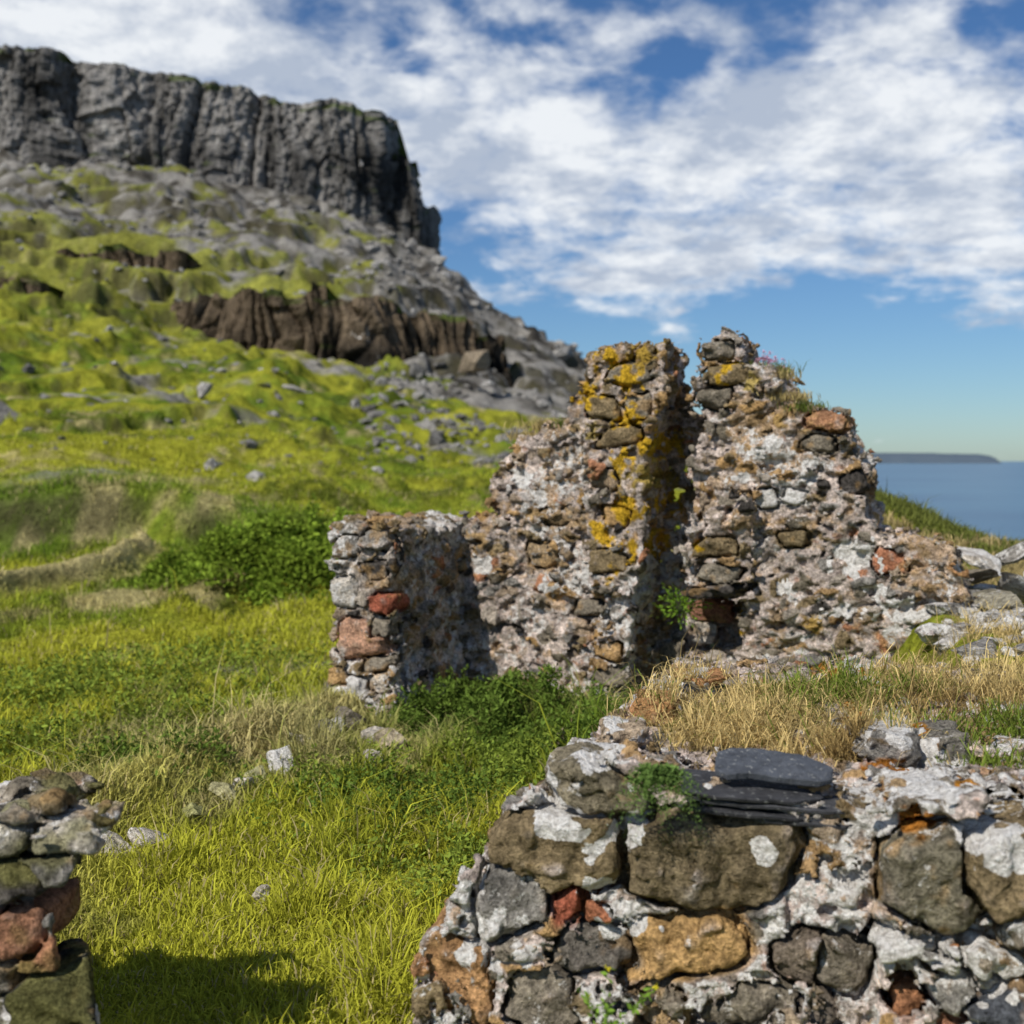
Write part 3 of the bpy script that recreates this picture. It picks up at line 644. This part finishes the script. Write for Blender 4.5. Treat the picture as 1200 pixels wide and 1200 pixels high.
def weedpatch(name,patches,seed):
    r=np.random.RandomState(seed);PP=[];SS=[];CC=[]
    for (u,y0,ru,ry,n,hh,ls,base) in patches:
        x0=(u-600)/FPX*y0
        k=r.normal(size=(n,2))*.5;k=k[np.hypot(k[:,0],k[:,1])<1.2]
        x=x0+k[:,0]*ru;y=y0+k[:,1]*ry
        fb=fbm(x/.11,y/.11,seed,3)
        kk=r.rand(len(x))<sst(-.4,.5,fb)
        x,y,k,fb=x[kk],y[kk],k[kk],fb[kk]
        hgt=hh*(.15+.95*sst(-.3,.8,fb))*np.clip(1.1-np.hypot(k[:,0],k[:,1])*.7,.1,1)
        z=terr(x,y)+hgt*r.rand(len(x))**.7
        PP.append(np.stack([x,y,z],1));SS.append(ls*r.uniform(.5,1.5,len(x)))
        CC.append(np.array(base)*r.uniform(.5,1.7,(len(x),1)))
    leaves(name,np.concatenate(PP),np.concatenate(SS),np.concatenate(CC),seed,1.0)
DG=(.10,.15,.025);MG=(.18,.23,.035)
weedpatch('nettle_patch',[(640,7.3,.85,.6,24000,.42,.034,DG),(560,7.9,.7,.4,12000,.34,.034,DG),(500,7.6,.4,.4,5000,.26,.03,DG),(700,6.4,.5,.8,9000,.32,.03,DG),(600,6.2,.8,.6,11000,.26,.028,MG),(490,5.6,.8,.7,8000,.24,.028,DG),(530,4.7,.6,.6,6000,.2,.025,MG),(420,6.0,.6,.6,3000,.2,.028,MG)],51)
weedpatch('nettle_patch',[(90,8.2,1.8,1.0,17000,.3,.04,MG),(180,7.2,1.0,.6,6000,.26,.036,MG),(30,6.6,1.0,.6,7000,.26,.036,MG),(250,9.5,1.4,.7,6000,.3,.04,MG),(150,6.2,.9,.5,5000,.2,.034,DG)],52)
def bush(name,cx,cy,rx,ry,hh,n,ls,seed,base):
    r=np.random.RandomState(seed)
    a=r.uniform(0,2*np.pi,n);k=np.sqrt(r.rand(n))*(1+.3*np.sin(a*3+seed)*r.rand(n));x=cx+rx*k*np.cos(a);y=cy+ry*k*np.sin(a)
    prof=np.clip(1-k**2,0,1)**.7*(.65+.8*fbm(x/.4,y/.4,seed,4))
    z=terr(x,y)+hh*prof*(1-.35*r.rand(n)**2)
    c=np.array(base)*r.uniform(.5,1.6,(n,1))*(1+.4*fbm(x/.5,y/.5,z/.5,3))[:,None]
    leaves(name,np.stack([x,y,z],1),ls*r.uniform(.5,1.4,n),c,seed,.8)
bush('bracken_patch',-3.15,15.2,1.9,1.5,.85,36000,.085,61,(.18,.25,.03))
bush('bracken_patch',-1.7,17.0,2.4,1.2,.55,20000,.085,62,(.2,.26,.035))
bush('bracken_patch',-4.3,19.4,1.4,.7,.3,5000,.09,64,(.15,.2,.03))
def topgrass(name,patches,seed):
    r=np.random.RandomState(seed);X=[];HH=[];CC=[]
    for (u,y0,ru,ry,n,h,kind) in patches:
        x=(u-600)/FPX*y0+r.normal(size=n)*ru*.5;y=y0+r.normal(size=n)*ry*.5
        cl=fbm(x/.08,y/.08,seed,2)>-.15;x,y=x[cl],y[cl]
        z=np.maximum(wtop(x,y),terr(x,y));ok=z>-1.15;x,y,z=x[ok],y[ok],z[ok]
        X.append(np.stack([x,y,z-.01],1));HH.append(h*np.exp(r.normal(0,.45,len(x))))
        b=np.array({'s':(.66,.5,.21),'g':(.19,.25,.04),'b':(.4,.28,.11)}[kind]);CC.append(b*r.uniform(.45,1.35,(len(x),1)))
    P=np.concatenate(X);blades(name,P,np.concatenate(HH),.0042*r.uniform(.6,1.3,len(P)),np.concatenate(CC),1.6,seed,droop=.8)
topgrass('dry_wall_grass',[(860,4.1,.33,.3,3400,.06,'s'),(880,3.8,.35,.25,4000,.065,'s'),(960,3.6,.3,.2,1500,.055,'s'),(840,3.7,.15,.2,1200,.06,'s'),(930,4.3,.45,.25,2600,.06,'s'),(1000,4.4,.35,.2,1900,.085,'g'),(950,4.2,.2,.2,700,.085,'g'),(1100,4.2,.4,.35,1900,.06,'b'),(1170,4.4,.4,.35,2600,.085,'s'),(1180,3.8,.3,.2,1300,.06,'g'),(1150,5.2,.5,.4,3000,.08,'s'),(1060,4.7,.3,.2,1200,.06,'s'),(1190,3.35,.2,.1,500,.045,'g'),(1180,6.4,.6,.5,3000,.09,'s'),(985,3.45,.08,.06,600,.07,'b'),(900,3.9,.5,.4,1100,.06,'g')],71)
def ruingrass():
    r=np.random.RandomState(81);X=[];HH=[];CC=[]
    S=(.48,.38,.16);G=(.15,.19,.04)
    for (u,v,w,n,h,b,c) in [(650,500,46,900,.08,-.2,S),(620,512,30,500,.07,-.2,S),(665,497,20,300,.07,-.1,G),(885,436,44,900,.09,-.15,G),(905,440,30,500,.08,-.1,S),(925,466,30,600,.07,-.1,S),(940,478,30,500,.07,-.1,G),(560,612,50,500,.05,-.2,S),(1060,636,60,500,.06,-.2,S)]:
        a,z,t=FM.uv(u,v,b);m=t/FPX
        aa=a+r.normal(size=n)*w*m*.4;bb=b+r.uniform(-.15,.15,n);zz=z-.02+r.normal(0,.012,n)
        X.append(FM.world(np.stack([aa,bb,zz],1)));HH.append(h*r.uniform(.5,1.3,n));CC.append(np.array(c)*r.uniform(.6,1.3,(n,1)))
    P=np.concatenate(X);blades('wall_top_grass',P,np.concatenate(HH),np.full(len(P),.006),np.concatenate(CC),.9,82)
ruingrass()
n=22000
y=r.uniform(8.6,13,n);u=r.uniform(985,1320,n);x=(u-600)/FPX*y;z=terr(x,y)
k=fbm(x/.5,y/.5,3.,3)
c=np.where((k>.1)[:,None],np.array([.17,.19,.045]),np.array([.42,.33,.15]))*r.uniform(.6,1.3,(n,1))
blades('bank_grass',np.stack([x,y,z],1),.07*np.exp(r.normal(0,.3,n))*(1+.6*k),np.full(n,.012),c,.9,91)
def plant(name,c,R,n,ls,col,seed):
    r=np.random.RandomState(seed);p=r.normal(size=(n,3))*np.array(R)*.5+np.array(c)
    leaves(name,p,ls*r.uniform(.6,1.3,n),np.array(col)*r.uniform(.6,1.5,(n,1)),seed)
def pw3(u,v,y): return ((u-600)/FPX*y,y,(540-v)/FPX*y)
def fern(name,c,nf,Lf,col,seed):
    r=np.random.RandomState(seed);PP=[];SS=[];CC=[]
    for k in range(nf):
        an=r.uniform(-math.pi*.97,-.03*math.pi);L_=Lf*r.uniform(.5,1.1);d=np.array([math.cos(an),math.sin(an)*.6,r.uniform(-.3,.8)])
        cc=np.array(col)*r.uniform(.6,1.4)
        for j in range(18):
            f=j/17;p=np.array(c)+d*L_*f+np.array([0,0,-1.1*L_*f*f])
            for s_ in (0,1,2): PP.append(p+r.normal(size=3)*.002);SS.append(Lf*.14*(1.15-f));CC.append(cc)
    leaves(name,np.array(PP),np.array(SS),np.array(CC),seed,.6)
fern('spleenwort_fern',pw3(770,906,2.9),100,.14,(.14,.22,.055),101)
a,z,t=FM.uv(800,708,-.05);W=FM.world(np.array([[a,-.02,z]]))[0]
plant('ivy_tuft',W,(.16,.1,.12),500,.035,(.16,.27,.03),102)
def weed():
    r=np.random.RandomState(5)
    base=np.array(pw3(712,1215,2.72));PP=[];col=[];SS=[]
    for k in range(9):
        tip=base+np.array([r.uniform(-.09,.12),r.uniform(-.04,.04),r.uniform(.06,.17)])
        for j in range(14):
            f=(j+1)/14;p=base*(1-f)+tip*f;PP.append(p+r.normal(size=3)*.004);SS.append(.014+.012*r.rand());col.append(np.array((.18,.3,.04))*r.uniform(.7,1.3))
        if k%3==0:
            for j in range(8): PP.append(tip);SS.append(.012);col.append(np.array((.7,.6,.03)))
    leaves('yellow_flowered_weed',np.array(PP),np.array(SS),np.array(col),7,1.0)
weed()
def thrift():
    r=np.random.RandomState(6);PP=[];SS=[];CC=[]
    for k in range(34):
        a,z,t=FM.uv(r.normal(896,11),r.normal(423,5),-.05);w=FM.world(np.array([[a,-.05-r.rand()*.1,z]]))[0]
        for j in range(18): PP.append(w+r.normal(size=3)*.006);SS.append(.017);CC.append(np.array((.68,.36,.5))*r.uniform(.8,1.2))
        for j in range(8): PP.append(w-np.array([0,0,.012*j]));SS.append(.014);CC.append(np.array((.12,.2,.05)))
    leaves('sea_thrift',np.array(PP),np.array(SS),np.array(CC),8,1.)
thrift()
print('veg',time.time()-T0)
# ---------------- sea
m,nt=NT('sea_water');L=nt.links
co=nd(nt,'ShaderNodeTexCoord').outputs['Object']
b=nd(nt,'ShaderNodeBsdfPrincipled');b.inputs['Roughness'].default_value=.35;b.inputs['Specular IOR Level'].default_value=.3
n1=noise(nt,co,.35,5,.65);n2=noise(nt,co,.004,4,.6)
L.new(mixc(nt,mapr(nt,n2,.4,.6,0,1),(.035,.10,.18),(.055,.14,.22)),b.inputs['Base Color'])
bp=nd(nt,'ShaderNodeBump');bp.inputs['Distance'].default_value=.5;bp.inputs['Strength'].default_value=.7;L.new(n1,bp.inputs['Height']);L.new(bp.outputs[0],b.inputs['Normal'])
o=nd(nt,'ShaderNodeOutputMaterial');L.new(b.outputs[0],o.inputs[0])
mesh_obj('sea',np.array([(-30000,30,-22),(30000,30,-22),(30000,40000,-22),(-30000,40000,-22)],float),[np.array([[0,1,2,3]])],None,m)
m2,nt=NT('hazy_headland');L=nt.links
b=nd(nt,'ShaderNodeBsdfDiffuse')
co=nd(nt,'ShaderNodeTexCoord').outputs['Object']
L.new(mixc(nt,noise(nt,co,.006,3),(.06,.085,.115),(.10,.125,.15)),b.inputs[0])  # blue-grey distance haze is painted into the headland's own colours
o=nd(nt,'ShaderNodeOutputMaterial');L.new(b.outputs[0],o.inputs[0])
yd=9000.;n=160;us=np.linspace(860,1168,n);xs=(us-600)/FPX*yd
hh=(np.interp(us,[860,1000,1040,1100,1140,1160,1168],[15,14,13,12.5,12,10,0])+.5*fbm(us/14.,0*us,1.,3))*yd/FPX
rows=[]
for k,(dy,f) in enumerate([(-160,0),(-100,.7),(0,.97),(500,1.0),(1200,0)]):
    rows.append(np.stack([xs,yd+dy+0*xs,-24+hh*f],1))
VV=np.stack(rows,1);idx=np.arange(n*5).reshape(n,5)
q=np.stack([idx[:-1,:-1],idx[1:,:-1],idx[1:,1:],idx[:-1,1:]],-1).reshape(-1,4)
mesh_obj('distant_headland',VV.reshape(-1,3),[q],None,m2,True)
# ---------------- light & sky
S=Vector((-.52,-.68,.88)).normalized()
sun=bpy.data.lights.new('sun','SUN');sun.energy=5.0;sun.angle=math.radians(.5);sun.color=(1,.955,.88)
so=bpy.data.objects.new('sun',sun);bpy.context.scene.collection.objects.link(so);so.rotation_euler=S.to_track_quat('Z','Y').to_euler()
w=bpy.data.worlds.new('World');bpy.context.scene.world=w;w.use_nodes=True;nt=w.node_tree;nt.nodes.clear();L=nt.links
sky=nd(nt,'ShaderNodeTexSky',sky_type='NISHITA');sky.sun_disc=False;sky.sun_elevation=math.asin(S.z);sky.sun_rotation=math.atan2(S.x,S.y)%(2*math.pi)
sky.dust_density=.3;sky.ozone_density=2.0;sky.air_density=1.0
gen=nd(nt,'ShaderNodeTexCoord').outputs['Generated']
sep=nd(nt,'ShaderNodeSeparateXYZ');L.new(gen,sep.inputs[0])
X,Y,Z=sep.outputs
Yc=mth(nt,'MAXIMUM',Y,.15)
# ragged edges: warp the lookup of the large cloud masses
wn=noise(nt,gen,7.0,4,.6);wn2=noise(nt,gen,5.3,4,.6)
PX=mth(nt,'ADD',mth(nt,'DIVIDE',X,Yc),mapr(nt,wn,.3,.7,-.07,.07));PZ=mth(nt,'ADD',mth(nt,'DIVIDE',Z,Yc),mapr(nt,wn2,.3,.7,-.035,.035))
zz=mth(nt,'ADD',mth(nt,'MAXIMUM',Z,0),.22)
cb=nd(nt,'ShaderNodeCombineXYZ');L.new(mth(nt,'DIVIDE',X,zz),cb.inputs[0]);L.new(mth(nt,'DIVIDE',Y,zz),cb.inputs[1])
cn=noise(nt,cb.outputs[0],2.3,5,.58,.3)
cn2=noise(nt,cb.outputs[0],7.0,6,.66,.3)
bias=None
for (u,v,ru,rv,a) in [(120,50,330,90,.26),(420,50,60,60,-.16),(490,90,60,50,-.08),(560,150,170,90,.17),(900,190,400,110,.29),(655,55,60,40,-.16),(815,95,70,45,-.20),(760,20,140,28,.16),(1000,70,130,60,.2),(1160,20,110,50,-.18),(600,330,130,50,.14),(950,312,300,36,.12),(1050,450,400,75,-.45),(720,420,130,50,-.3),(1150,265,100,40,.12)]:
    dx=mth(nt,'DIVIDE',mth(nt,'SUBTRACT',PX,(u-600)/FPX),ru/FPX);dz=mth(nt,'DIVIDE',mth(nt,'SUBTRACT',PZ,(540-v)/FPX),rv/FPX)
    r2=mth(nt,'ADD',mth(nt,'MULTIPLY',dx,dx),mth(nt,'MULTIPLY',dz,dz))
    g=mth(nt,'MULTIPLY',mth(nt,'POWER',2.718,mth(nt,'MULTIPLY',r2,-1.0)),a)
    bias=g if bias is None else mth(nt,'ADD',bias,g)
dens=mth(nt,'ADD',mth(nt,'ADD',mth(nt,'MULTIPLY',cn,.95),mth(nt,'MULTIPLY',cn2,.65)),bias)
mask=mapr(nt,dens,.75,1.06,0,1);nt.nodes[-1].interpolation_type='SMOOTHSTEP'
mask=mth(nt,'MULTIPLY',mask,.94)
cn3=noise(nt,cb.outputs[0],4.2,6,.66,.1)
ccol=mixc(nt,mapr(nt,cn3,.4,.58,0,1),(5.0,5.7,6.9),(9.6,9.9,10.2))
skyc=mixc(nt,1.0,sky.outputs[0],mixc(nt,mapr(nt,Z,.0,.3,0,1),(.56,.73,.90),(.48,.72,.98)),'MULTIPLY')
fc=mixc(nt,mask,skyc,ccol)
bg=nd(nt,'ShaderNodeBackground');bg.inputs[1].default_value=.094;L.new(fc,bg.inputs[0])
wo=nd(nt,'ShaderNodeOutputWorld');L.new(bg.outputs[0],wo.inputs[0])
# ---------------- camera
cam=bpy.data.cameras.new('camera');co=bpy.data.objects.new('camera',cam);bpy.context.scene.collection.objects.link(co)
co.location=(0,0,0);co.rotation_euler=(math.radians(90),0,0)
cam.sensor_width=36;cam.lens=FPX/1200*36;cam.shift_y=-.05;cam.clip_end=90000;cam.clip_start=.05
cam.dof.use_dof=True;cam.dof.focus_distance=4.4;cam.dof.aperture_fstop=2.1
bpy.context.scene.camera=co
sc=bpy.context.scene;sc.view_settings.view_transform='Standard';sc.view_settings.look='None';sc.view_settings.exposure=0
print('done',time.time()-T0)
